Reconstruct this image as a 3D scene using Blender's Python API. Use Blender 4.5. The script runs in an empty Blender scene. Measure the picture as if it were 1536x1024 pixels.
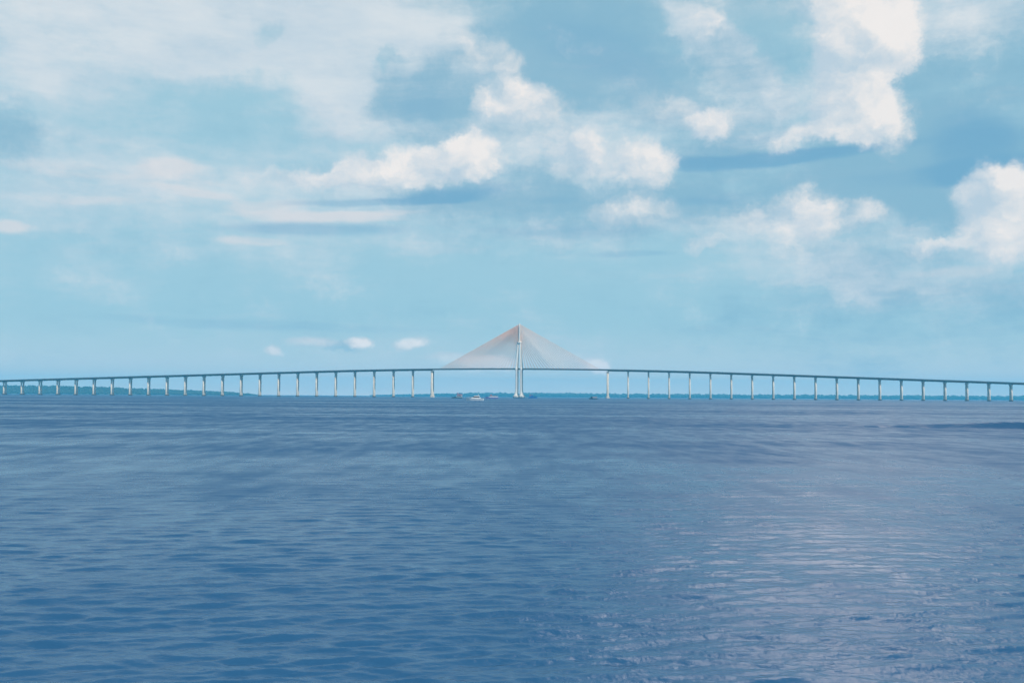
import bpy, bmesh, math, random
import numpy as np
from mathutils import Vector, Matrix, noise as mnoise

random.seed(7)
rng = np.random.default_rng(11)
R = math.radians
S = bpy.context.scene
COL = S.collection

# ------------------------------------------------------------------ camera
F_PX, CAM_H, ROLL, PITCH = 1536.0, 4.0, 0.0065, math.atan(82 / 1536)
cam_d = bpy.data.cameras.new('camera')
cam = bpy.data.objects.new('camera', cam_d)
COL.objects.link(cam)
cam_d.lens, cam_d.sensor_width = 36.0, 36.0
cam_d.clip_start, cam_d.clip_end = 0.1, 60000
cam.matrix_world = Matrix.Translation((0, 0, CAM_H)) @ Matrix.Rotation(R(90) + PITCH, 4, 'X') @ Matrix.Rotation(ROLL, 4, 'Z')
cam_d.dof.use_dof = True
cam_d.dof.focus_distance = 900
cam_d.dof.aperture_fstop = 5.0
S.camera = cam
S.render.resolution_x, S.render.resolution_y = 1024, 682
S.view_settings.view_transform = 'Standard'
S.view_settings.look = 'None'
S.view_settings.exposure = 0
S.view_settings.gamma = 1
S.render.film_transparent = False
S.cycles.max_bounces = 6
S.cycles.volume_bounces = 1
S.cycles.use_denoising = True
S.cycles.filter_width = 1.5
CAMR = cam.matrix_world.to_3x3()


def pdir(px, py):
    """direction in the world seen at a place of the photograph"""
    return (CAMR @ Vector(((px - 768) / F_PX, -(py - 512) / F_PX, -1))).normalized()


def azel(px, py):
    d = pdir(px, py)
    return math.atan2(d.x, d.y), math.asin(d.z)


def horizon_y(px):
    return 594 + ROLL * (px - 768)


def lin(c):
    return tuple(((v / 255 + 0.055) / 1.055) ** 2.4 if v > 10 else v / 255 / 12.92 for v in c)


# ------------------------------------------------------------------ helpers
def tag(o, label=None, cat=None, group=None, kind=None):
    if label: o['label'] = label
    if cat: o['category'] = cat
    if group: o['group'] = group
    if kind: o['kind'] = kind
    return o


def obj(name, verts, faces, mat, parent=None, smooth=False):
    me = bpy.data.meshes.new(name)
    me.from_pydata([tuple(v) for v in verts], [], faces)
    me.validate(); me.update()
    if smooth:
        me.polygons.foreach_set('use_smooth', [True] * len(me.polygons))
    o = bpy.data.objects.new(name, me)
    if mat: me.materials.append(mat)
    COL.objects.link(o)
    if parent: o.parent = parent
    return o


def empty(name, loc, rz=0):
    o = bpy.data.objects.new(name, None)
    o.empty_display_size = 2
    o.location = loc
    o.rotation_euler = (0, 0, rz)
    COL.objects.link(o)
    return o


class MB:
    """collects pieces into one mesh"""
    def __init__(self): self.v, self.f = [], []

    def add(self, verts, faces):
        n = len(self.v)
        self.v += [tuple(p) for p in verts]
        self.f += [tuple(i + n for i in q) for q in faces]

    def box(self, c, s, taper=1.0):
        x, y, z = s[0] / 2, s[1] / 2, s[2] / 2
        t = taper
        P = [(-x, -y, -z), (x, -y, -z), (x, y, -z), (-x, y, -z), (-x * t, -y * t, z), (x * t, -y * t, z), (x * t, y * t, z), (-x * t, y * t, z)]
        self.add([(c[0] + p[0], c[1] + p[1], c[2] + p[2]) for p in P],
                 [(3, 2, 1, 0), (4, 5, 6, 7), (0, 1, 5, 4), (1, 2, 6, 5), (2, 3, 7, 6), (3, 0, 4, 7)])

    def tube(self, pts, radii, n=12, sx=1.0, sy=1.0, square=False):
        """rings stacked along pts (mostly vertical); square gives chamfered boxes"""
        vs = []
        for p, r in zip(pts, radii):
            for k in range(n):
                a = 2 * math.pi * (k + .5) / n
                c, s = math.cos(a), math.sin(a)
                if square:
                    m = max(abs(c), abs(s)); q = min(1.0 / m, 1.18)
                    c, s = c * q, s * q
                vs.append((p[0] + r * c * sx, p[1] + r * s * sy, p[2]))
        fs = []
        for i in range(len(pts) - 1):
            for k in range(n):
                k2 = (k + 1) % n
                fs.append((i * n + k, i * n + k2, (i + 1) * n + k2, (i + 1) * n + k))
        fs.append(tuple(range(n - 1, -1, -1)))
        fs.append(tuple((len(pts) - 1) * n + k for k in range(n)))
        self.add(vs, fs)

    def rod(self, a, b, r, n=6):
        a, b = Vector(a), Vector(b)
        d = (b - a).normalized()
        u = d.orthogonal().normalized(); w = d.cross(u)
        vs = []
        for p in (a, b):
            for k in range(n):
                t = 2 * math.pi * k / n
                vs.append(p + u * (r * math.cos(t)) + w * (r * math.sin(t)))
        fs = [(k, (k + 1) % n, n + (k + 1) % n, n + k) for k in range(n)]
        fs += [tuple(range(n - 1, -1, -1)), tuple(range(n, 2 * n))]
        self.add(vs, fs)

    def sweep(self, path, prof):
        """closed profile (y,z) carried along path of (x, zoff)"""
        n = len(prof)
        vs = [(x, y, z + zo) for x, zo in path for y, z in prof]
        fs = []
        for i in range(len(path) - 1):
            for k in range(n):
                k2 = (k + 1) % n
                fs.append((i * n + k, (i + 1) * n + k, (i + 1) * n + k2, i * n + k2))
        fs.append(tuple(range(n)))
        fs.append(tuple((len(path) - 1) * n + k for k in range(n - 1, -1, -1)))
        self.add(vs, fs)

    def build(self, name, mat, parent=None, smooth=False):
        o = obj(name, self.v, self.f, mat, parent, smooth)
        bm = bmesh.new(); bm.from_mesh(o.data)
        bmesh.ops.recalc_face_normals(bm, faces=bm.faces)
        bm.to_mesh(o.data); bm.free()
        return o


class NT:
    """short hand for node trees"""
    def __init__(self, tree):
        self.t = tree
        tree.nodes.clear()

    def n(self, kind, **kw):
        nd = self.t.nodes.new(kind)
        for k, v in kw.items(): setattr(nd, k, v)
        return nd

    def put(self, sock, v):
        if isinstance(v, bpy.types.NodeSocket): self.t.links.new(v, sock)
        elif v is not None: sock.default_value = v

    def m(self, op, a, b=None, c=None, clamp=False):
        nd = self.n('ShaderNodeMath', operation=op, use_clamp=clamp)
        self.put(nd.inputs[0], a); self.put(nd.inputs[1], b)
        if c is not None: self.put(nd.inputs[2], c)
        return nd.outputs[0]

    def vm(self, op, a, b=None, scale=None):
        nd = self.n('ShaderNodeVectorMath', operation=op)
        self.put(nd.inputs[0], a)
        if b is not None: self.put(nd.inputs[1], b)
        if scale is not None: self.put(nd.inputs[3], scale)
        return nd.outputs[1] if op in ('LENGTH', 'DOT_PRODUCT', 'DISTANCE') else nd.outputs[0]

    def noise(self, vec, scale, detail=5, rough=.5, color=False, lac=2.0, dist=0.0):
        nd = self.n('ShaderNodeTexNoise')
        self.put(nd.inputs['Vector'], vec)
        nd.inputs['Scale'].default_value = scale
        nd.inputs['Detail'].default_value = detail
        nd.inputs['Roughness'].default_value = rough
        nd.inputs['Lacunarity'].default_value = lac
        nd.inputs['Distortion'].default_value = dist
        return nd.outputs['Color'] if color else nd.outputs[0]

    def ramp(self, v, lo, hi, a=0.0, b=1.0, smooth=True):
        nd = self.n('ShaderNodeMapRange', interpolation_type='SMOOTHSTEP' if smooth else 'LINEAR')
        self.put(nd.inputs[0], v); self.put(nd.inputs[1], lo); self.put(nd.inputs[2], hi)
        self.put(nd.inputs[3], a); self.put(nd.inputs[4], b)
        return nd.outputs[0]

    def mix(self, fac, a, b, blend='MIX'):
        nd = self.n('ShaderNodeMix', data_type='RGBA', blend_type=blend)
        nd.clamp_factor = True
        self.put(nd.inputs[0], fac)
        for s, v in ((nd.inputs[6], a), (nd.inputs[7], b)):
            if isinstance(v, tuple) and len(v) == 3: v = (*v, 1)
            self.put(s, v)
        return nd.outputs[2]


def material(name):
    m = bpy.data.materials.new(name)
    m.use_nodes = True
    return m, NT(m.node_tree)


def principled(T, color, rough, bump=None, strength=.3, dist=.1, ior=1.5, spec=None):
    p = T.n('ShaderNodeBsdfPrincipled')
    if isinstance(color, tuple): color = (*color[:3], 1)
    T.put(p.inputs['Base Color'], color)
    T.put(p.inputs['Roughness'], rough)
    p.inputs['IOR'].default_value = ior
    if spec is not None: p.inputs['Specular IOR Level'].default_value = spec
    if bump is not None:
        b = T.n('ShaderNodeBump')
        b.inputs['Strength'].default_value = strength
        b.inputs['Distance'].default_value = dist
        T.put(b.inputs['Height'], bump)
        T.put(p.inputs['Normal'], b.outputs[0])
    o = T.n('ShaderNodeOutputMaterial')
    T.put(o.inputs['Surface'], p.outputs[0])
    return p


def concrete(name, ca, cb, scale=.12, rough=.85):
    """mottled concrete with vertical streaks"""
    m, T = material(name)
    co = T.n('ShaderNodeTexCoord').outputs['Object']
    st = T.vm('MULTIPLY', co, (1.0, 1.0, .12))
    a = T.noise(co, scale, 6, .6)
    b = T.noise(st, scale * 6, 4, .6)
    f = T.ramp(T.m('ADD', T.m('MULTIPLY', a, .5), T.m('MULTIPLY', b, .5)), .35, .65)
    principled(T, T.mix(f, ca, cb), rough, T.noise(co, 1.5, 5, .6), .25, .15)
    return m


def paint(name, c, rough=.35, var=.85):
    m, T = material(name)
    co = T.n('ShaderNodeTexCoord').outputs['Object']
    f = T.ramp(T.noise(co, .7, 5, .65), .35, .7)
    principled(T, T.mix(f, c, tuple(v * var for v in c)), rough, T.noise(co, 4, 3), .08, .03)
    return m


M = {}
M['tower'] = concrete('white_painted_concrete', (.88, .82, .73), (.78, .72, .64))
M['column'] = concrete('pale_concrete', (.74, .66, .55), (.48, .43, .36))
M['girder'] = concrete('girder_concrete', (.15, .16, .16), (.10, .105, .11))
M['road'] = concrete('asphalt', (.06, .06, .06), (.045, .045, .045), .4)
M['wet'] = concrete('tide_stained_concrete', (.12, .11, .10), (.07, .065, .06))
M['cap'] = concrete('cap_concrete', (.62, .60, .56), (.48, .46, .43))
M['cable'] = paint('stay_sheath', (.95, .62, .46), .8, .94)
M['steel'] = paint('galvanised_rail', (.30, .32, .33), .5)
M['white'] = paint('white_gloss', (.80, .80, .80), .25)
M['dark'] = paint('dark_hull', (.02, .05, .09), .3)
M['blue'] = paint('blue_hull', (.02, .14, .42), .3)
M['violet'] = paint('violet_hull', (.16, .14, .42), .35)
M['red'] = paint('red_roof', (.55, .07, .08), .45)
M['pink'] = paint('faded_red_roof', (.62, .20, .26), .5)
M['brown'] = paint('brown_cargo', (.30, .12, .09), .7)
M['glass'] = paint('tinted_glass', (.025, .015, .035), .08)
M['grey'] = paint('grey_deck', (.35, .36, .37), .6)

# ------------------------------------------------------------------ sun and sky
SUN_EL, SUN_AZ = R(60), R(180 - 52)          # azimuth from +Y towards +X
sun_vec = Vector((math.sin(SUN_AZ) * math.cos(SUN_EL), math.cos(SUN_AZ) * math.cos(SUN_EL), math.sin(SUN_EL)))
sd = bpy.data.lights.new('sun', 'SUN')
sd.energy, sd.angle, sd.color = 4.6, R(.5), (1.0, .92, .80)
sun = bpy.data.objects.new('sun', sd)
sun.rotation_euler = sun_vec.to_track_quat('Z', 'Y').to_euler()
sun.location = (0, 0, 300)
COL.objects.link(sun)

world = bpy.data.worlds.new('World')
S.world = world
world.use_nodes = True
W = NT(world.node_tree)
world.cycles.sampling_method = 'MANUAL'
world.cycles.sample_map_resolution = 256
BG = 0.1
sky = W.n('ShaderNodeTexSky', sky_type='NISHITA')
sky.sun_disc = False
sky.sun_elevation, sky.sun_rotation = SUN_EL, SUN_AZ
sky.altitude, sky.air_density, sky.dust_density, sky.ozone_density = 0, 1.0, 1.0, 2.0
gen = W.n('ShaderNodeTexCoord').outputs['Generated']
dirv = W.vm('NORMALIZE', gen)
sx = W.n('ShaderNodeSeparateXYZ'); W.put(sx.inputs[0], dirv)
az = W.m('ARCTAN2', sx.outputs[0], sx.outputs[1])
el = W.m('ARCSINE', sx.outputs[2])
cb = W.n('ShaderNodeCombineXYZ'); W.put(cb.inputs[0], az); W.put(cb.inputs[1], el); cb.inputs[2].default_value = 0
uv = cb.outputs[0]
flat = W.vm('MULTIPLY', uv, (1.0, 3.2, 1.0))


def warp(amp, scale, detail=6, rough=.55, vec=None, stretch=(1, 1, 0)):
    nz = W.noise(vec or uv, scale, detail, rough, color=True)
    off = W.vm('MULTIPLY', W.vm('SUBTRACT', nz, (.5, .5, .5)), (amp * stretch[0], amp * stretch[1], 0))
    return W.vm('ADD', uv, off)


def blobs(vec, lst):
    """sum of soft ellipses: (px, py, half width, half height, tilt deg, amount)"""
    tot = None
    for (px, py, a, b, rot, amp) in lst:
        u, v = azel(px, py)
        mp = W.n('ShaderNodeMapping', vector_type='TEXTURE')
        W.put(mp.inputs['Vector'], vec)
        mp.inputs['Location'].default_value = (u, v, 0)
        mp.inputs['Rotation'].default_value = (0, 0, R(rot))
        mp.inputs['Scale'].default_value = (a / F_PX, b / F_PX, 1)
        g = W.n('ShaderNodeTexGradient', gradient_type='SPHERICAL')
        W.put(g.inputs[0], mp.outputs[0])
        e = W.ramp(g.outputs[1], 0.0, .75)
        tot = W.m('MULTIPLY', e, amp) if tot is None else W.m('MULTIPLY_ADD', e, amp, tot)
    return tot


def c10(*rgb):
    return tuple(v / BG for v in lin(rgb))


base = W.mix(1.0, sky.outputs[0], (.95, 1.02, 1.0), 'MULTIPLY')
low = W.ramp(el, R(-2), R(14), 1, 0)
base = W.mix(W.ramp(el, R(15), R(38), .88, 0), base, c10(166, 208, 223))

hz_t = W.m('POWER', W.ramp(el, 0.0, R(5), 1, 0, smooth=False), 2.2)
base = W.mix(W.m('MULTIPLY', hz_t, .9), base, (10.6, 9.5, 8.5))
def sub(v, k):
    return W.m('MULTIPLY', W.m('SUBTRACT', v, .5), k)


big = W.vm('SUBTRACT', W.noise(uv, 8, 3, .5, color=True), (.5, .5, .5))
mid_ = W.vm('SUBTRACT', W.noise(uv, 26, 7, .68, color=True), (.5, .5, .5))
fb_soft = W.noise(flat, 6, 7, .64)
puff = W.vm('ADD', W.vm('MULTIPLY', uv, (1, 1.3, 1)), W.vm('MULTIPLY', mid_, (.035, .035, 0)))
fb_fine = W.noise(puff, 13, 9, .66)
fb_lit = W.noise(W.vm('ADD', puff, (.013, .017, 0)), 13, 5, .6)
fb_base = W.noise(puff, 13, 5, .6)
fb_streak = W.noise(W.vm('ADD', W.vm('MULTIPLY', uv, (1, 7, 1)), W.vm('MULTIPLY', big, (.2, .25, 0))), 7, 7, .64)

# thin pale veil
wv = W.vm('ADD', uv, W.vm('ADD', W.vm('MULTIPLY', big, (.12, .08, 0)), W.vm('MULTIPLY', mid_, (.05, .04, 0))))
veil = blobs(wv, [(150, 0, 480, 190, 0, .9), (480, 40, 360, 150, -4, .85), (20, 150, 180, 150, 0, .3), (650, 110, 240, 170, 0, .5),
                  (1480, 0, 220, 120, 0, .8), (1060, 60, 170, 110, -50, .2), (975, 125, 190, 40, -32, 1.0), (1085, 60, 170, 42, -45, 1.0),
                  (760, 330, 500, 90, 0, .4), (300, 300, 420, 150, 0, .4), (1250, 350, 320, 130, 0, .5), (60, 260, 280, 90, 0, .35),
                  (490, 165, 90, 60, 0, .4), (1170, 60, 190, 220, 0, .2), (1480, 420, 220, 70, 0, .5), (1275, 410, 110, 40, -15, .55),
                  (840, 160, 260, 160, 0, .35), (720, 210, 420, 150, 3, .45), (1110, 185, 200, 80, 0, .55), (600, 500, 300, 60, 0, .15), (860, 530, 200, 50, 0, .25), (1000, 300, 200, 90, 0, .3),
                  (387, 38, 34, 40, 20, -.8), (598, 74, 26, 26, 0, -.8), (330, 130, 160, 40, 0, -.35), (240, 45, 90, 30, -20, -.2)])
vt = W.m('ADD', W.m('ADD', veil, sub(fb_soft, 1.5)), W.m('ADD', sub(fb_streak, .8), sub(fb_fine, 1.4)))
veil = W.ramp(vt, -.1, 1.15)
# thin broken cloud goes on above and behind the picture
high = W.m('MULTIPLY', W.ramp(el, R(23), R(36)), W.ramp(W.noise(flat, 2.2, 6, .6), .55, .85, 0, .22))
veil = W.m('MAXIMUM', veil, high)
vcol = W.mix(W.ramp(fb_soft, .35, .7), c10(200, 215, 226), c10(222, 228, 232))
col = W.mix(W.m('MULTIPLY', veil, .92), base, vcol)

# grey-blue cloud bodies
wg = W.vm('ADD', uv, W.vm('ADD', W.vm('MULTIPLY', big, (.14, .07, 0)), W.vm('MULTIPLY', mid_, (.06, .04, 0))))
grey = blobs(wg, [(640, 150, 110, 100, 0, .9), (890, 70, 270, 130, -10, .95), (1460, 170, 240, 190, 0, .9),
                  (1400, 280, 320, 90, 0, .7), (1150, 255, 460, 80, 2, .5), (700, 285, 300, 65, 0, .6),
                  (820, 330, 440, 80, 0, .4), (1380, 370, 360, 150, 0, .35),
                  (-10, 190, 80, 60, 0, .7), (770, 180, 130, 80, 0, .35), (520, 514, 80, 12, 0, .5), (1330, 480, 420, 90, 0, .35), (1040, 320, 300, 60, 0, .3), (800, 60, 200, 120, 0, .4), (1085, 150, 190, 130, 0, .6)])
grey = W.ramp(W.m('ADD', W.m('ADD', grey, sub(fb_soft, -.9)), W.m('ADD', sub(fb_streak, 1.1), sub(fb_fine, -1.6))), .0, 1.15)
col = W.mix(W.m('MULTIPLY', grey, .9), col, c10(138, 183, 206))

# long thin streaks
ws = warp(.06, 8, 6, .6, stretch=(1.6, .18, 0))
streak = blobs(ws, [(480, 327, 170, 13, 2, .8), (375, 362, 100, 11, 0, .7), (270, 252, 80, 22, 4, .9), (310, 292, 90, 11, -6, .6), (10, 339, 55, 15, 0, .8),
                    (80, 250, 160, 16, 0, .4), (400, 312, 100, 14, 8, .65), (1450, 408, 100, 14, 0, .5), (630, 516, 42, 15, 10, .7), (420, 526, 22, 12, 0, .8),
                    (480, 512, 60, 12, 0, .5), (546, 513, 32, 13, 0, 1.0), (260, 275, 160, 14, 0, .4), (150, 300, 200, 12, 0, .4), (560, 320, 120, 7, 4, .4),
                    (735, 543, 50, 17, 0, 1.0), (680, 535, 60, 12, 0, .5), (882, 548, 34, 17, 0, 1.1), (850, 535, 60, 14, 0, .4)])
streak = W.ramp(W.m('ADD', streak, W.m('ADD', sub(fb_streak, 1.2), sub(fb_fine, .6))), .05, 1.0)
col = W.mix(W.m('MULTIPLY', streak, .75), col, c10(226, 224, 226))

# dark flat bases and lines of shade
wb = warp(.05, 10, 7, .6, stretch=(1.5, .22, 0))
dark = blobs(wb, [(1110, 243, 170, 16, 2, .75), (1125, 226, 180, 40, 3, .28), (900, 75, 190, 60, -15, .42), (1475, 210, 130, 60, 0, .4), (1380, 268, 150, 24, 0, .4), (660, 296, 140, 14, 4, .35), (860, 345, 280, 18, 0, .28), (1010, 300, 160, 12, 0, .3), (640, 150, 80, 70, 0, .35), (1250, 232, 150, 14, 5, .7), (1510, 256, 140, 30, 0, 1.0), (1030, 238, 80, 10, -4, .4), (690, 288, 120, 20, 5, .6),
                  (940, 381, 110, 9, 0, .45), (1440, 215, 90, 70, 0, .4), (480, 346, 220, 16, 2, .55), (560, 304, 200, 10, 3, .55), (400, 487, 480, 13, -1, .34), (830, 300, 70, 10, 0, .3), (1100, 290, 120, 30, 0, .2)])
dark = W.ramp(W.m('ADD', dark, W.m('ADD', sub(fb_soft, .6), sub(fb_streak, .7))), .05, 1.0)
col = W.mix(W.m('MULTIPLY', dark, .75), col, c10(112, 168, 202))

# heaped white clouds, bright where they face the sun
wc = W.vm('ADD', uv, W.vm('ADD', W.vm('MULTIPLY', big, (.085, .05, 0)), W.vm('MULTIPLY', mid_, (.055, .045, 0))))
whites = [(600, 252, 250, 46, 9, .8), (690, 238, 90, 46, 10, .8), (560, 268, 130, 36, 5, .55), (470, 274, 140, 26, 6, .45), (740, 95, 110, 50, -35, .6),
          (790, 160, 90, 45, 0, .7), (715, 168, 50, 34, 0, .7), (850, 232, 74, 54, 0, .7), (900, 225, 100, 56, 0, .45), (962, 252, 72, 58, 0, .85),
          (930, 318, 110, 30, 0, .5), (1072, 182, 66, 38, 25, .85), (1015, 160, 140, 36, -30, .45), (1282, 10, 118, 150, 0, 1.05), (1335, 70, 70, 80, 0, .8),
          (1275, 115, 98, 112, 0, .85), (1285, 80, 95, 150, 0, .6), (1302, 178, 90, 62, -8, 1.0), (1215, 204, 100, 26, 0, .7), (1200, 338, 100, 64, 10, .75), (1255, 330, 70, 52, 0, .5),
          (1050, 372, 60, 22, 15, .6), (1515, 320, 95, 86, 0, 1.1), (1490, 296, 70, 50, 0, .5), (1545, 350, 90, 66, 0, .7), (1408, 379, 66, 20, 8, .8),
          (1060, 20, 60, 40, -50, .5), (1130, 320, 40, 34, 0, .5), (490, 160, 50, 40, 0, .4), (1100, 60, 120, 30, -48, .3), (420, 15, 120, 40, 0, .3)]
wh0 = blobs(wc, whites)
wt = W.m('ADD', W.m('ADD', wh0, sub(fb_fine, 1.35)), sub(W.noise(uv, 5.5, 3, .5), .5))
wh = W.ramp(wt, .06, 1.08)
wh_s = blobs(W.vm('ADD', wc, (.016, .006, 0)), whites)
lit = W.m('ADD', W.m('ADD', .52, W.m('MULTIPLY', W.m('SUBTRACT', fb_base, fb_lit), 3.2)), W.m('ADD', sub(fb_soft, .8), W.m('MULTIPLY', W.m('SUBTRACT', wh0, wh_s), .42)), clamp=True)
wcol = W.mix(lit, c10(192, 210, 223), c10(246, 240, 236))
col = W.mix(W.m('MULTIPLY', wh, .95), col, wcol)
low_ = blobs(W.vm('ADD', ws, W.vm('MULTIPLY', mid_, (.05, .022, 0))), [(735, 545, 46, 17, 0, 1.0), (690, 538, 50, 12, 0, .4), (884, 549, 34, 17, 0, 1.1), (850, 536, 50, 12, 0, .3), (546, 513, 34, 14, 0, 1.0), (632, 516, 34, 11, 0, .7),
                  (480, 513, 50, 11, 0, .5), (420, 526, 22, 11, 0, .7)])
low_ = W.ramp(W.m('ADD', low_, sub(fb_fine, 1.7)), .1, 1.2)
col = W.mix(W.m('MULTIPLY', low_, .5), col, (12.8, 11.4, 10.5))
# unseen overbright cloud added above the frame for the sheen on the water
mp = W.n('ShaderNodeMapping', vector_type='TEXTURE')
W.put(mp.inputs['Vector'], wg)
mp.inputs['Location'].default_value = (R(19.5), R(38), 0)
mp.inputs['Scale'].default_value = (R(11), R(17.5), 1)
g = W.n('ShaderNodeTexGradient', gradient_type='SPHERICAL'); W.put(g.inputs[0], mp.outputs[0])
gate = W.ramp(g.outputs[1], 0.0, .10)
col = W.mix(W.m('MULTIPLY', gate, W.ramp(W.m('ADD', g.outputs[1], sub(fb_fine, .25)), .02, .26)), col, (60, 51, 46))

bgn = W.n('ShaderNodeBackground')
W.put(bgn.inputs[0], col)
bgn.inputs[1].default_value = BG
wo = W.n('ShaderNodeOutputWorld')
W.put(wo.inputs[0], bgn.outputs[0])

# ------------------------------------------------------------------ water
m, T = material('river_water')
co = T.n('ShaderNodeTexCoord').outputs['Object']
dist = T.vm('LENGTH', co)
patch = T.noise(T.vm('MULTIPLY', co, (.4, 1.0, 1)), .010, 5, .6)
patch2 = T.noise(T.vm('MULTIPLY', co, (.25, 1.0, 1)), .09, 4, .55)
rp = T.vm('MULTIPLY', co, (.65, 1.0, 1))
r1 = T.noise(rp, 2.6, 4, .6)
r2 = T.noise(T.vm('ADD', co, (5.3, 2.1, 0)), 9.0, 4, .6)
r3 = T.noise(rp, .55, 4, .6)
hgt = T.m('ADD', T.m('MULTIPLY', r1, .05), T.m('MULTIPLY', r2, .022))
hgt = T.m('ADD', hgt, T.m('MULTIPLY', r3, .10))
amp = T.ramp(T.m('ADD', T.m('MULTIPLY', patch, .75), T.m('MULTIPLY', patch2, .25)), .38, .62, .55, 1.3)
r4 = T.noise(rp, .13, 4, .6)
hgt = T.m('ADD', hgt, T.m('MULTIPLY', r4, .35))
hgt = T.m('MULTIPLY', hgt, amp)
far = T.ramp(T.m('LOGARITHM', T.m('MAXIMUM', dist, 1.0), 10.0), 1.0, 2.7, 0, 1, smooth=False)
patch3 = T.noise(T.vm('MULTIPLY', co, (.5, .15, 1)), 1.0, 3, .6)
patch4 = T.noise(T.vm('MULTIPLY', co, (.10, .05, 1)), 1.0, 3, .6)
lane = T.m('MULTIPLY', T.ramp(patch3, .33, .67, .74, 1.26), T.ramp(patch4, .35, .65, .8, 1.2))
rough = T.m('MULTIPLY', T.m('MULTIPLY', T.m('ADD', .20, T.m('MULTIPLY', T.m('POWER', far, .75), .34)), amp), lane)
wp = principled(T, (.018, .080, .174), rough, hgt, 1.0, 1.0, ior=1.333, spec=.17)
M['water'] = m

radii = [0.0]
r = 1.2
while r < 170: radii.append(r); r *= 1.0031
while r < 9500: radii.append(r); r *= 1.09
radii.append(9500.0)
radii = np.array(radii[1:])
a_d = np.arange(R(-46), R(46) + 1e-6, .0030)
a_c = np.linspace(R(46), R(314), 42)[1:-1]
ang = np.concatenate([a_d, a_c])
nr, na = len(radii), len(ang)
dang = np.concatenate([np.full(len(a_d), .003), np.full(len(a_c), .11)])
rr, aa = np.meshgrid(radii, ang, indexing='ij')
X = rr * np.sin(aa); Y = rr * np.cos(aa)
sp = np.maximum(np.gradient(radii)[:, None] * np.ones((1, na)), rr * dang[None, :])
Z = np.zeros_like(X)
lam = np.exp(np.linspace(math.log(.17), math.log(1.6), 90))
for L in lam:
    th = R(95) + rng.normal(0, R(15))
    k = 2 * math.pi / L
    amp_w = .0040 * L ** .9 * (1.25 if L < .4 else 1.0) * (1.0 if L < .5 else (.5 / L) ** .75)
    ph = rng.uniform(0, 6.283)
    fade = np.clip((L / sp - 2.5) / 3.0, 0, 1)
    sgm = np.sin(k * (X * math.cos(th) + Y * math.sin(th)) + ph)
    Z += fade * amp_w * (sgm + .25 * sgm * sgm)
# slow patches of rougher and calmer water
pt = .5 + .5 * np.sin(X * .021 + 1.3 * np.sin(Y * .03) + .6) * np.sin(Y * .043 + 1.1 * np.sin(X * .017 + 2))
Z *= .75 + .5 * pt
# wash of a passing boat: one low swell running across the right-hand water
t = np.clip((X - 36) / 45, 0, 3)
yc = 146.5 - .19 * (X - 38)
wid = .75
Z += .95 * np.clip((X - 40) / 28, 0, 1) ** 1.5 * np.clip((260 - X) / 60, 0, 1) * np.exp(-((Y - yc) / wid) ** 2)
Z += .16 * np.clip((X - 30) / 28, 0, 1) * np.clip((120 - X) / 60, 0, 1) * np.exp(-((Y - yc - 6) / 1.2) ** 2)
V = np.stack([X, Y, Z], -1).reshape(-1, 3)
V = np.concatenate([V, [[0, 0, 0]]])
ii, jj = np.meshgrid(np.arange(nr - 1), np.arange(na), indexing='ij')
j2 = (jj + 1) % na
Q = np.stack([ii * na + jj, ii * na + j2, (ii + 1) * na + j2, (ii + 1) * na + jj], -1).reshape(-1, 4)[:, ::-1]
jj = np.arange(na)
Tq = np.stack([np.full(na, nr * na), (jj + 1) % na, jj], -1)
me = bpy.data.meshes.new('water')
me.vertices.add(len(V)); me.vertices.foreach_set('co', V.astype(np.float32).ravel())
nl = Q.size + Tq.size
me.loops.add(nl); me.loops.foreach_set('vertex_index', np.concatenate([Q.ravel(), Tq.ravel()]).astype(np.int32))
me.polygons.add(len(Q) + len(Tq))
starts = np.concatenate([np.arange(len(Q)) * 4, len(Q) * 4 + np.arange(len(Tq)) * 3]).astype(np.int32)
me.polygons.foreach_set('loop_start', starts)
me.update(calc_edges=True); me.validate()
me.polygons.foreach_set('use_smooth', np.ones(len(me.polygons), dtype=bool))
me.materials.append(M['water'])
wat = bpy.data.objects.new('water', me)
COL.objects.link(wat)
tag(wat, 'wide blue river with small wind waves', 'river', kind='structure')

# ------------------------------------------------------------------ bridge
PHI = .1144
B = empty('cable_stayed_bridge', (16.8, 2302.6, 0), -PHI)
tag(B, 'long cable stayed bridge on many pale concrete piers with one white central tower', 'bridge')


def deck_z(s):
    s = abs(s)
    return 64.6 - 3.4e-5 * s * s if s < 450 else 57.71 - .0318 * (s - 450)


MAIN, SPAN = 198.1, 45.0
pier_s = [sg * (MAIN + SPAN * k) for sg in (-1, 1) for k in range(0, 25 if sg < 0 else 21)]
SL, SR = -1290.0, 1120.0
xs = list(np.arange(SL, SR + .1, 15.0))
path = [(float(s), deck_z(s)) for s in xs]
mid = [p for p in path if abs(p[0]) <= MAIN + 1]
mid = [(-MAIN, deck_z(MAIN))] + [p for p in path if abs(p[0]) < MAIN - 2] + [(MAIN, deck_z(MAIN))]
lft = [p for p in path if p[0] < -MAIN - 2] + [(-MAIN - .02, deck_z(MAIN))]
rgt = [(MAIN + .02, deck_z(MAIN))] + [p for p in path if p[0] > MAIN + 2]
# deck: slab with kerbs over the full length
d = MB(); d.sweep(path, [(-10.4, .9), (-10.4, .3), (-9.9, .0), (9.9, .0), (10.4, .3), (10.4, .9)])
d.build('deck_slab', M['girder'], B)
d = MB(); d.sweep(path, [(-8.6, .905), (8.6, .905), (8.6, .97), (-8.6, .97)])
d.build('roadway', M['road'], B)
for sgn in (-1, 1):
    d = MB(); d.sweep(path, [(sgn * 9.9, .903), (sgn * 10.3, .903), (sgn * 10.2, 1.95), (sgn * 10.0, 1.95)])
    d.build('parapet', M['girder'], B)
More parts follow.
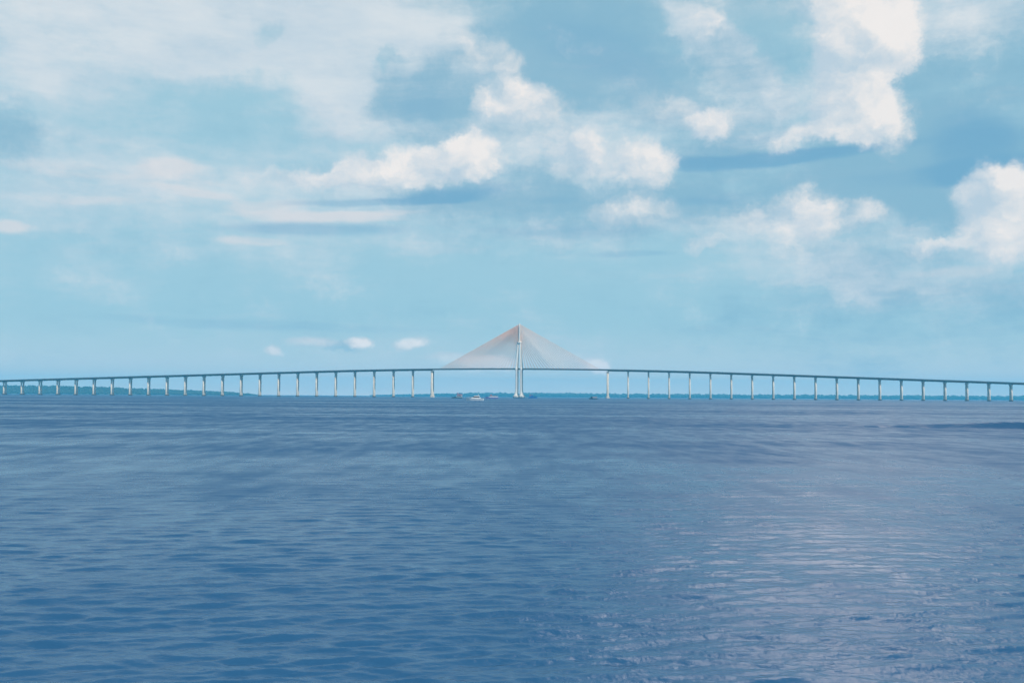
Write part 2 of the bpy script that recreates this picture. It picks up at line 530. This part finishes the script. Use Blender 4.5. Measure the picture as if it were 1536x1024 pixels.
# girders: deep boxes on the approaches, shallow edge beams in the stayed spans
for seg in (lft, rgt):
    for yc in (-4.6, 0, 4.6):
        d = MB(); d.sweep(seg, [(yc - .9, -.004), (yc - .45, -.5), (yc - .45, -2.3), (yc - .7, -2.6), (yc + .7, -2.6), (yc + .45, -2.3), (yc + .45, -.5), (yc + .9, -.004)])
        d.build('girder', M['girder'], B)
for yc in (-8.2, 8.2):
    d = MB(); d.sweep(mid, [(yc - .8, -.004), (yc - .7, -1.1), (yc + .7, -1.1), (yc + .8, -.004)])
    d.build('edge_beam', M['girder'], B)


def make_pier(s):
    """two round columns, a cross beam under the girders and a cap at the water"""
    root_v = deck_z(s) - 2.6
    big = abs(abs(s) - MAIN) < 1
    r = 2.3 if big else 1.75
    dy = 6.6 if big else 4.3
    b = MB()
    hw = dy + r + (.8 if big else .6)
    b.sweep([(-r - .25, 0), (r + .25, 0)], [(-hw, root_v - .3), (-hw, root_v - 1.4), (-hw + 1.4, root_v - 2.8), (hw - 1.4, root_v - 2.8), (hw, root_v - 1.4), (hw, root_v - .3)])
    p = b.build('pier', M['column'], B)
    p.location = (s, 0, 0)
    top = root_v - 2.79
    for sgn in (-1, 1):
        c = MB()
        c.tube([(0, sgn * dy, 2.21), (0, sgn * dy, 3.5), (0, sgn * dy, 6.5), (0, sgn * dy, top)],
               [r * 1.9, r * 1.7, r * 1.12, r] if big else [r * 1.25, r * 1.15, r * 1.06, r * .95], 16)
        c.build('column', M['column'], p, True)
    f = MB()
    if big:
        f.tube([(0, 0, .35), (0, 0, 2.2)], [4.8, 4.6], 8, 1.0, 2.6, True)
    else:
        f.tube([(0, 0, .3), (0, 0, 2.2)], [3.2, 3.1], 8, 1.0, 2.9, True)
    f.build('pile_cap', M['cap'] if big else M['wet'], p)
    q = MB()
    for yy in (-7, -3.5, 0, 3.5, 7):
        for xx in (-1.3, 1.3): q.tube([(xx, yy, -6), (xx, yy, .34)], [.6, .6], 8)
    pi = q.build('piles', M['wet'], p)
    beam = MB(); beam.box((0, 0, top * .52), (1.6, 2 * dy - 2 * r + .1, 2.2))
    if not big: pass
    beam.build('cross_beam', M['column'], p)
    return p


for s in pier_s: make_pier(s)

# tower
tw = MB()
Z_COL, Z_TOP = 125.0, 167.5
tw.tube([(0, 0, Z_COL + 1.2), (0, 0, Z_TOP - 6), (0, 0, Z_TOP)], [2.5, 1.95, 1.0], 8, 1, 1.5, True)
tower = tw.build('tower', M['tower'], B)
c = MB(); c.tube([(0, 0, Z_COL - 4), (0, 0, Z_COL - 1), (0, 0, Z_COL + 1.19)], [4.3, 5.3, 4.9], 8, 1, 1.35, True)
c.build('collar', M['tower'], tower)
zd = deck_z(0)
for sgx in (-1, 1):
    for sgy in (-1, 1):
        l = MB()
        P = [(sgx * 6.4, sgy * 14.5, 5.6), (sgx * 5.9, sgy * 14.5, 9.5), (sgx * 5.4, sgy * 14.4, 14), (sgx * 5.1, sgy * 14.4, 20), (sgx * 4.9, sgy * 14.2, zd - 4), (sgx * 5.3, sgy * 13.8, zd - 2.5),
             (sgx * 5.3, sgy * 13.6, zd + 1.5), (sgx * 5.0, sgy * 13.2, zd + 4), (sgx * 2.6, sgy * 4.2, Z_COL - 3.9)]
        l.tube(P, [3.6, 2.8, 2.3, 2.05, 1.9, 2.3, 2.3, 1.8, 1.35], 12, 1, 1.15, True)
        l.build('leg', M['tower'], tower)
        k = MB(); k.tube([(sgx * 6.45, sgy * 14.5, 1.2), (sgx * 6.45, sgy * 14.5, 1.9), (sgx * 6.45, sgy * 14.5, 4.4), (sgx * 6.45, sgy * 14.5, 5.59)], [5.5, 6.0, 6.0, 5.2], 8, 1, 1.1, True)
        k.build('pile_cap', M['cap'], tower)
        q = MB()
        for xx in (-3.6, 0, 3.6):
            for yy in (-4, 0, 4): q.tube([(sgx * 6.45 + xx, sgy * 14.5 + yy, -6), (sgx * 6.45 + xx, sgy * 14.5 + yy, 1.19)], [.9, .9], 8)
        q.build('piles', M['wet'], tower)
for zc in (zd - 3.2,):
    for sgx in (-1, 1):
        b = MB(); b.box((sgx * 5.2, 0, zc), (3.0, 25.0, 2.6)); b.build('cross_beam', M['tower'], tower)
# stay cables in two planes
NC = 24
for sgx in (-1, 1):
    for sgy in (-1, 1):
        for k in range(NC):
            u = k / (NC - 1)
            a = (sgx * 1.5, sgy * 1.4, Z_COL + 5 + (Z_TOP - 10 - Z_COL) * (u ** .8) + 2.5)
            s = sgx * (14 + 166 * u)
            b = (s, sgy * 9.3, deck_z(s) + .8)
            cb_ = MB(); cb_.rod(a, b, .37, 6)
            cb_.build('stay_cable', M['cable'], B)

# ------------------------------------------------------------------ boats


def hull(mat, parent, Lh, beam, depth, sheer=.5, name='hull', draft=.5, stern=.85):
    """lofted hull, bow towards +x, deck edge at height depth"""
    mb = MB(); n, vs = 14, []
    for i in range(n):
        t = i / (n - 1)
        x = -Lh / 2 + Lh * t
        w = beam / 2 * (stern + (1 - stern) * min(1, t * 3)) * max(.03, (1 - max(0, (t - .55) / .45) ** 2.2))
        zt = depth + sheer * (max(0, t - .35) / .65) ** 2
        rake = .35 * max(0, t - .7) / .3
        vs += [(x - rake, -w * .15, -draft), (x, -w * .93, 0), (x + rake, -w, zt), (x + rake, w, zt), (x, w * .93, 0), (x - rake, w * .15, -draft)]
    fs = []
    for i in range(n - 1):
        for k in range(6):
            k2 = (k + 1) % 6
            fs.append((i * 6 + k, (i + 1) * 6 + k, (i + 1) * 6 + k2, i * 6 + k2))
    fs += [tuple(range(6)), tuple((n - 1) * 6 + k for k in range(5, -1, -1))]
    mb.add(vs, fs)
    return mb.build(name, mat, parent)


def place(px, y_base, d, rz):
    """a spot on the water: bearing from the photograph, distance in metres"""
    v = pdir(px, y_base)
    k = d / math.hypot(v.x, v.y)
    return (v.x * k, v.y * k, 0), rz


def riverboat(name, px, d, L, rz, hm, wm, rm, label, cat, decks=2, bow_dark=None, grp=None):
    loc, _ = place(px, 597, d, rz)
    o = empty(name, loc, rz)
    tag(o, label, cat)
    o.scale = (1, 1, 1.2)
    hull(hm, o, L, L * .24, 1.5, 1.0)
    z = 1.52
    for k in range(decks):
        x0, x1 = -L * .46, L * (.26 - .10 * k)
        bw = L * .21
        b = MB(); b.box(((x0 + x1) / 2, 0, z + .55), (x1 - x0, bw, 1.1)); b.build('bulwark' if k else 'lower_bulwark', rm if k else wm, o)
        p = MB()
        for j in range(9):
            xx = x0 + .1 + (x1 - x0 - .2) * j / 8
            for sy in (-1, 1): p.rod((xx, sy * (bw / 2 - .1), z + 1.11), (xx, sy * (bw / 2 - .1), z + 2.39), .07, 6)
        p.build('posts', M['white'], o)
        b = MB(); b.box(((x0 + x1) / 2 + .1, 0, z + 1.7), ((x1 - x0) * .62, bw * .62, 1.38)); b.build('cabin', M['glass'] if (k == 0 and decks > 1) else wm, o)
        b = MB(); b.box(((x0 + x1) / 2 + .15, 0, z + 2.5), (x1 - x0 + 1.0, bw + .5, .2))
        b.build('roof' if k == decks - 1 else 'upper_floor', rm if k == decks - 1 else wm, o)
        z += 2.61
    b = MB(); b.box((L * .08, 0, z + .5), (L * .1, L * .1, 1.0)); b.build('wheelhouse', rm, o)
    b = MB(); b.rod((L * .05, 0, z + 1.0), (L * .05, 0, z + 3.2), .07); b.build('mast', M['white'], o)
    return o


# two-decked riverboat with a dark barge bow, near the left main pier
o1 = riverboat('riverboat', 687.5, 1780, 14.5, R(165), M['dark'], M['white'], M['pink'],
               'small riverboat with faded red roof and dark bow, nearest the pier left of the tower', 'boat', 2)
b = MB(); b.box((8.4, 0, .75), (7.4, 4.0, 1.5), .96); b.build('barge_bow', M['dark'], o1)

# white motor yacht in front
loc, _ = place(712.5, 600, 930, 0)
o2 = empty('motor_yacht', loc, R(172))
tag(o2, 'white motor yacht with dark window band, closest of the boats', 'boat')
o2.scale = (1.08, 1.08, 1.45)
hull(M['white'], o2, 14.4, 4.2, 1.25, .55, stern=.92)
b = MB()
b.sweep([(-.0, 0)], []) if False else None
vs = [(-4.6, -1.7, 1.2), (3.2, -1.5, 1.35), (3.2, 1.5, 1.35), (-4.6, 1.7, 1.2), (-4.3, -1.55, 1.75), (2.4, -1.35, 1.8), (2.4, 1.35, 1.8), (-4.3, 1.55, 1.75)]
CF = [(3, 2, 1, 0), (4, 5, 6, 7), (0, 1, 5, 4), (1, 2, 6, 5), (2, 3, 7, 6), (3, 0, 4, 7)]
b.add(vs, CF); b.build('cabin', M['white'], o2)
b = MB(); b.add([(-3.6, -1.55, 1.76), (2.5, -1.36, 1.81), (2.5, 1.36, 1.81), (-3.6, 1.55, 1.76), (-3.4, -1.35, 2.55), (.7, -1.2, 2.55), (.7, 1.2, 2.55), (-3.4, 1.35, 2.55)], CF)
b.build('windows', M['glass'], o2)
b = MB(); b.add([(-4.0, -1.5, 2.56), (1.0, -1.3, 2.56), (1.0, 1.3, 2.56), (-4.0, 1.5, 2.56), (-3.7, -1.3, 2.95), (.3, -1.1, 2.9), (.3, 1.1, 2.9), (-3.7, 1.3, 2.95)], CF)
b.build('hard_top', M['white'], o2)
b = MB(); b.rod((-2.6, -1.2, 2.9), (-3.0, -1.0, 4.0), .09); b.rod((-2.6, 1.2, 2.9), (-3.0, 1.0, 4.0), .09); b.rod((-3.0, -1.05, 4.0), (-3.0, 1.05, 4.0), .1)
b.build('radar_arch', M['white'], o2)
b = MB()
pts = [(6.4, 0, 2.35), (4.5, -1.3, 2.2), (1.5, -1.95, 2.0), (6.4, 0, 2.35), (4.5, 1.3, 2.2), (1.5, 1.95, 2.0)]
for i, j in ((0, 1), (1, 2), (3, 4), (4, 5)): b.rod(pts[i], pts[j], .04)
b.build('bow_rail', M['steel'], o2)

riverboat('riverboat', 738, 1760, 22.0, R(190), M['violet'], M['white'], M['red'],
          'violet hulled riverboat with red roof, between the white yacht and the tower', 'boat', 1)

# blue tug just right of the tower
loc, _ = place(799, 598, 2050, 0)
o4 = empty('tugboat', loc, R(8))
tag(o4, 'blue hulled tugboat with red roofed wheelhouse, close to the right foot of the tower', 'boat')
hull(M['blue'], o4, 18, 5.6, 2.2, 1.2, stern=.95)
b = MB(); b.box((-2.5, 0, 3.3), (8.5, 4.2, 2.16)); b.build('deckhouse', M['blue'], o4)
b = MB(); b.box((-1.5, 0, 5.4), (4.2, 3.2, 2.0), .92); b.build('wheelhouse', M['blue'], o4)
b = MB(); b.box((-1.5, 0, 6.55), (4.6, 3.6, .28)); b.build('roof', M['red'], o4)
b = MB(); b.tube([(-5.4, 0, 4.39), (-5.4, 0, 8.4)], [.55, .5], 10); b.build('funnel', M['red'], o4)
b = MB(); b.box((4.6, 0, 3.0), (3.6, 3.4, 1.5)); b.build('winch_house', M['dark'], o4)
b = MB(); b.rod((-1.0, 0, 6.7), (-1.0, 0, 10.5), .1); b.build('mast', M['white'], o4)

# small cargo boat near the right main pier
loc, _ = place(890, 598, 1700, 0)
o5 = empty('cargo_boat', loc, R(176))
tag(o5, 'low dark cargo boat with brown awning, farthest from the other boats', 'boat')
hull(M['dark'], o5, 14, 3.6, 1.2, .7)
b = MB(); b.box((3.0, 0, 2.6), (3.4, 2.9, 2.8), .95); b.build('wheelhouse', M['dark'], o5)
b = MB(); b.box((-2.4, 0, 1.65), (7.0, 3.0, .9)); b.build('hold', M['grey'], o5)
b = MB(); b.tube([(-6.0, 0, 0), (1.1, 0, 0)], [1, 1], 6) if False else None
b.sweep([(-6.2, 0), (1.25, 0)], [(-1.7, 3.3), (-1.1, 3.75), (0, 3.95), (1.1, 3.75), (1.7, 3.3), (1.55, 3.2), (0, 3.8), (-1.55, 3.2)])
b.build('awning', M['brown'], o5)
b = MB()
for xx in (-6.0, -3.6, -1.2, 1.1):
    for sy in (-1, 1): b.rod((xx, sy * 1.45, 1.2), (xx, sy * 1.45, 3.3), .07)
b.build('awning_posts', M['grey'], o5)

# ------------------------------------------------------------------ far banks
m, T = material('hill_earth')
co = T.n('ShaderNodeTexCoord').outputs['Object']
principled(T, T.mix(T.noise(co, .02, 5), (.035, .06, .02), (.07, .075, .035)), .95)
M['earth'] = m
m, T = material('forest_foliage')
co = T.n('ShaderNodeTexCoord').outputs['Object']
f = T.ramp(T.noise(co, .06, 5, .6), .35, .65)
principled(T, T.mix(f, (.014, .028, .018), (.032, .052, .03)), .9, T.noise(co, .9, 4, .6), .6, 1.2)
M['leaf'] = m

ico = bmesh.new(); bmesh.ops.create_icosphere(ico, subdivisions=2, radius=1)
ico_v = np.array([v.co[:] for v in ico.verts]); ico_f = np.array([[v.index for v in f.verts] for f in ico.faces]); ico.free()
ico1 = bmesh.new(); bmesh.ops.create_icosphere(ico1, subdivisions=1, radius=1)
ico1_v = np.array([v.co[:] for v in ico1.verts]); ico1_f = np.array([[v.index for v in f.verts] for f in ico1.faces]); ico1.free()


def forest(name, pts, label):
    """pts: x, y, ground z, width, height of each crown"""
    vs, fs, n0 = [], [], 0
    for (x, y, z, w, h) in pts:
        nv = ico1_v * (1 + .22 * rng.normal(size=(len(ico1_v), 1)).clip(-1.5, 1.5))
        nv = nv * [w / 2, w / 2, h / 2] + [x, y, z + h * .45]
        vs.append(nv); fs.append(ico1_f + n0); n0 += len(nv)
    o = obj(name, np.concatenate(vs), np.concatenate(fs).tolist(), M['leaf'], None, True)
    return tag(o, label, 'forest', kind='stuff')


def bank(name, prof, dists, depth, label, crown, n_front):
    """terrain strip whose skyline follows (px, py) at the given distance"""
    px = np.array([p[0] for p in prof], float); py = np.array([p[1] for p in prof], float)
    dd = np.interp(px, [q[0] for q in dists], [q[1] for q in dists])
    hh = np.array([(horizon_y(a) - b) * d_ / F_PX + CAM_H for a, b, d_ in zip(px, py, dd)])
    g = np.linspace(px[0], px[-1], 160)
    gd, gh = np.interp(g, px, dd), np.interp(g, px, hh)
    vs, fs = [], []
    rows = [(0, -.5), (20, .06), (.12, .35), (.3, .8), (.45, 1.0), (.7, .8), (1.0, .0)]
    def at(i, t_, zf):
        off = t_ if t_ > 1 else t_ * depth
        D = gd[i] + off
        gz = max(0.5, (gh[i] - crown * .8))
        z = -1.5 if zf < 0 or t_ == 1.0 else gz * zf
        return ((g[i] - 768) / F_PX * D, D, z)
    for i in range(len(g)):
        for (t_, zf) in rows: vs.append(at(i, t_, zf))
    k = len(rows)
    for i in range(len(g) - 1):
        for j in range(k - 1):
            fs.append((i * k + j, (i + 1) * k + j, (i + 1) * k + j + 1, i * k + j + 1))
    o = obj(name, vs, fs, M['earth'], None, True)
    tag(o, label, 'hills', kind='structure')
    pts = []
    for q in range(n_front):
        u = rng.uniform(0, len(g) - 1.001); i = int(u); fr = u - i
        t_ = rng.uniform(0, .5) ** 1.3
        zf = np.interp(t_, [0, .12, .3, .45, .7], [.03, .35, .8, 1, .8])
        a, b_ = np.array(at(i, max(t_, .004), zf)), np.array(at(i + 1, max(t_, .004), zf))
        p = a * (1 - fr) + b_ * fr
        ht = min(crown, max(4, np.interp(u, range(len(g)), gh) * .9))
        w = ht * rng.uniform(.9, 1.5); h = ht * rng.uniform(.75, 1.08)
        pts.append((p[0], p[1], max(p[2], .2) - 1, w, h))
    return pts


p1 = bank('hills', [(-420, 582), (-250, 577), (-120, 575), (0, 575), (100, 576), (150, 577.5), (200, 580), (252, 582), (307, 584.5), (345, 586.5), (370, 588.8), (388, 591)],
          [(-420, 5200), (200, 5200), (388, 5600)], 1300, 'low wooded hill across the river behind the left piers', 11, 4200)
forest('forest', p1, 'dense forest covering the low hill behind the left piers')
p2 = bank('far_riverbank', [(556, 591.6), (600, 590.4), (650, 589.5), (720, 588.6), (800, 588.6), (950, 589.8), (1100, 590.9), (1300, 592.2), (1536, 593.4), (1700, 594), (1900, 596)],
          [(556, 8500), (640, 8200), (760, 7800), (1900, 7500)], 800, 'low far riverbank behind the tower and right piers', 26, 2600)
forest('forest', p2, 'thin line of forest along the far riverbank behind the tower')

# ------------------------------------------------------------------ air
hz = MB(); hz.box((0, 0, 82.5), (20000, 20000, 177))
m = bpy.data.materials.new('haze_air'); m.use_nodes = True
T = NT(m.node_tree)
pv = T.n('ShaderNodeVolumePrincipled')
pv.inputs['Color'].default_value = (.12, .66, 1.0, 1)
pv.inputs['Density'].default_value = 1.2e-4
pv.inputs['Anisotropy'].default_value = 0.0
oo = T.n('ShaderNodeOutputMaterial'); T.put(oo.inputs['Volume'], pv.outputs[0])
HAZE = True
if HAZE:
    h = hz.build('haze', m)
    tag(h, 'thin blue haze over the river', 'haze', kind='stuff')
